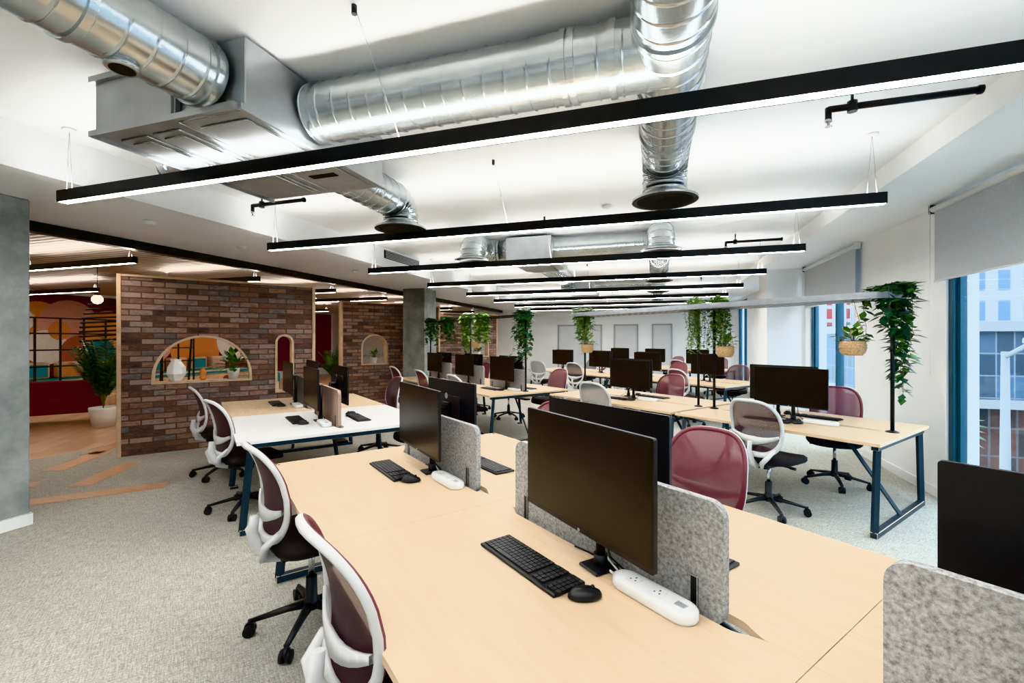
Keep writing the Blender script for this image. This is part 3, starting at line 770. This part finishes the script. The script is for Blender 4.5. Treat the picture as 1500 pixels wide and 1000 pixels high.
# ---------------------------------------------------------------- lounge
def sofa(name,loc,rz,L,k):
    m=MB(); m.box((-L/2,-.35,.2),(L/2,.35,.42),k,.04,3); m.box((-L/2,.2,.38),(L/2,.36,.80),k,.05,3)
    n=int(L/.7)
    for i in range(n): m.box((-L/2+i*L/n+.01,-.36,.40),(-L/2+(i+1)*L/n-.01,.2,.50),k,.04,3)
    for x in (-L/2+.1,0,L/2-.1):
        for y in (-.28,.28): m.tube([(x,y,.21),(x*1.02,y*1.1,0)],[.025,.016],'timber',10)
    for x in (-L/2-.02,L/2-.02): m.box((x,-.34,.12),(x+.04,.34,.60),'timber',.01)
    m.obj(name,loc,rz)
sofa('burgundy_sofa',(-10.7,4.95,0),math.radians(-125),2.2,'burg')
sofa('teal_sofa',(-9.3,8.6,0),math.radians(-38),2.4,'teal')
sofa('burgundy_sofa',(-7.75,6.9,0),math.radians(142),1.5,'burg')
m=MB(); x=XL+.002
m.box((x,1.5,.3),(x+.01,16.9,2.65),'plum')
def disc(y,z,r,k,off,a0=0,a1=360,r0=0.001):
    n=30; xo=x+.012+off
    prev=None
    for i in range(n+1):
        a=math.radians(a0+(a1-a0)*i/n)
        p=(m.v((xo,y+r*math.cos(a),z+r*math.sin(a))), m.v((xo,y+r0*math.cos(a),z+r0*math.sin(a))))
        if prev: m.f([prev[0],p[0],p[1],prev[1]],k)
        prev=p
for i,(y,z,r,k) in enumerate([(6.2,1.5,.7,'rust'),(6.75,1.95,.5,'orange'),(7.35,1.9,.62,'pink'),(6.9,1.35,.42,'cream'),(7.6,1.2,.45,'rust'),(8.2,1.7,.6,'orange'),(8.0,1.2,.35,'teal'),(6.45,2.0,.25,'cream'),(7.15,1.75,.22,'orange'),(5.3,1.4,.8,'pink'),(9.2,1.5,.7,'pink'),(10.6,1.2,.8,'orange'),(12,1.5,.7,'cream'),(4.2,1.6,.7,'orange')]):
    disc(y,z,r,k,.002*(i+1))
m.obj('painted_mural')
m=MB()
m.box((XL+.05,3.5,0),(-12.9,12,.45),'timber',.01); m.box((XL+.05,3.5,.45),(-13.0,12,.6),'teal',.04,2)
for i in range(12): m.box((-13.85,3.7+i*.65,.6),(-13.6,4.2+i*.65,1.0),['teal','orange','teal','pink'][i%4],.06,3)
m.box((-12.9,5.2,0),(-12.3,9,.22),'timber',.01)
m.obj('lounge_bench_seat')
m=MB(); X0=-12.25
for i in range(11): m.box((X0,5.0+i*.42,0),(X0+.03,5.03+i*.42,2.0),'blackm')
for z in (.95,1.3,1.65,1.98): m.box((X0,5.0,z),(X0+.03,9.23,z+.03),'blackm')
m.obj('metal_grid_screen')
m=MB()
for i in range(10):
    z=1.50+i*.095; pts=[]
    for k in range(11):
        t=k/10; yy=5.75+.75*(1-i/9)**2*.4+.5*(i/9)+t*2.4; xx=-11.2+.45*math.sin(t*math.pi)
        pts.append((xx,yy,z+.14*math.sin(t*math.pi*.5)))
    m.tube(pts,.03,'blackm',6,flat=.8)
for t in (.25,.5,.85):
    xx=-11.22+.45*math.sin(t*math.pi)
    m.tube([(xx,6.1+t*2.4,0),(xx,6.2+t*2.4,1.6),(xx,6.4+t*2.2,2.45)],.022,'blackm',8)
m.obj('slatted_canopy')
for (xx,yy) in [(-7.9,2.75),(-8.1,4.6),(-9.6,4.0),(-9.8,6.4),(-8.4,8.8),(-8.6,11)]:
    m=MB(); m.lathe([(.001,-.07),(.04,-.058),(.068,-.02),(.068,.02),(.04,.058),(.001,.07)],'globe',18); m.lathe([(.04,.06),(.04,.09)],'blackm',16); m.tube([(0,0,.08),(0,0,2.72-2.15)],.004,'blackm',6); m.obj('globe_pendant_light',(xx,yy,2.15))

# ---------------------------------------------------------------- outside
m=MB(); m.box((-66,-60,0),(60,60,.1),'pave'); m.obj('ground_street',(70,20,-3.2))
m=MB(); m.box((0,0,2.6),(24,12,5.0),'fac1'); m.box((0,0.4,0),(24,12,2.6),'shop'); m.box((-.15,-.35,2.5),(24,12,2.75),'extgrey'); m.box((-.15,-.2,4.9),(24,12,5.2),'extgrey')
for i in range(14): m.box((i*1.8,-.12,2.75),(i*1.8+.1,0,4.95),'blue')
for i in range(12): m.box((i*2.1,-.05,0),(i*2.1+.14,.1,2.5),'leg_in')
m.obj('building_glass',(7.5,18,-3.1))
boxobj('building_white',(13,38,-3.1),(50,54,24),'fac2')
boxobj('building_red',(8.3,31,-3.1),(10.9,35,5.2),'fac3')
boxobj('building_far',(18,-30,-3.1),(34,4,12),'fac1')
m=MB(); m.tube([(0,0,0),(0,0,4.4)],[.10,.06],'extgrey',10); m.tube([(0,0,4.3),(0,-.7,4.6)],.04,'extgrey',8); m.box((-.12,-1.2,4.55),(.12,-.6,4.68),'extgrey',.03); m.obj('street_lamp',(6.6,11.4,-3.1))
for i,(xx,yy) in enumerate([(6.9,14.5),(5.2,20),(14,12)]):
    m=MB(); rd=random.Random(i); m.tube([(0,0,0),(0,0,1.6),(0,0,2.2)],[.1,.07,.05],'stem',8)
    for k in range(400):
        d=Vector((rd.gauss(0,1),rd.gauss(0,1),rd.gauss(0,1))).normalized()*rd.uniform(.3,.9); leaf(m,Vector((0,0,2.5))+d,d,Vector((0,0,1)),.22,.15,rd.choice(D))
    m.obj('street_tree',(xx,yy,-3.1))

# ---------------------------------------------------------------- world / camera
w=bpy.data.worlds.new('world'); SC.world=w; w.use_nodes=True; nt=w.node_tree
bg=nt.nodes['Background']; sky=nt.nodes.new('ShaderNodeTexSky'); sky.sky_type='NISHITA'; sky.sun_elevation=math.radians(48); sky.sun_rotation=math.radians(200); sky.sun_disc=False
mx=nt.nodes.new('ShaderNodeMixRGB'); mx.inputs[0].default_value=.8; nt.links.new(sky.outputs[0],mx.inputs[1]); mx.inputs[2].default_value=(5.6,6.4,7.2,1)
nt.links.new(mx.outputs[0],bg.inputs['Color']); bg.inputs['Strength'].default_value=1.1
cam=bpy.data.cameras.new('camera'); co=bpy.data.objects.new('camera',cam); COL.objects.link(co)
co.location=(0,0,H); co.rotation_euler=(math.radians(90),0,math.radians(17.65)); cam.lens=657/1500*36; cam.sensor_width=36; cam.shift_y=-.002; cam.clip_start=.03
SC.camera=co
try: SC.view_settings.view_transform='Khronos PBR Neutral'
except Exception: SC.view_settings.view_transform='Standard'
SC.view_settings.exposure=0.42
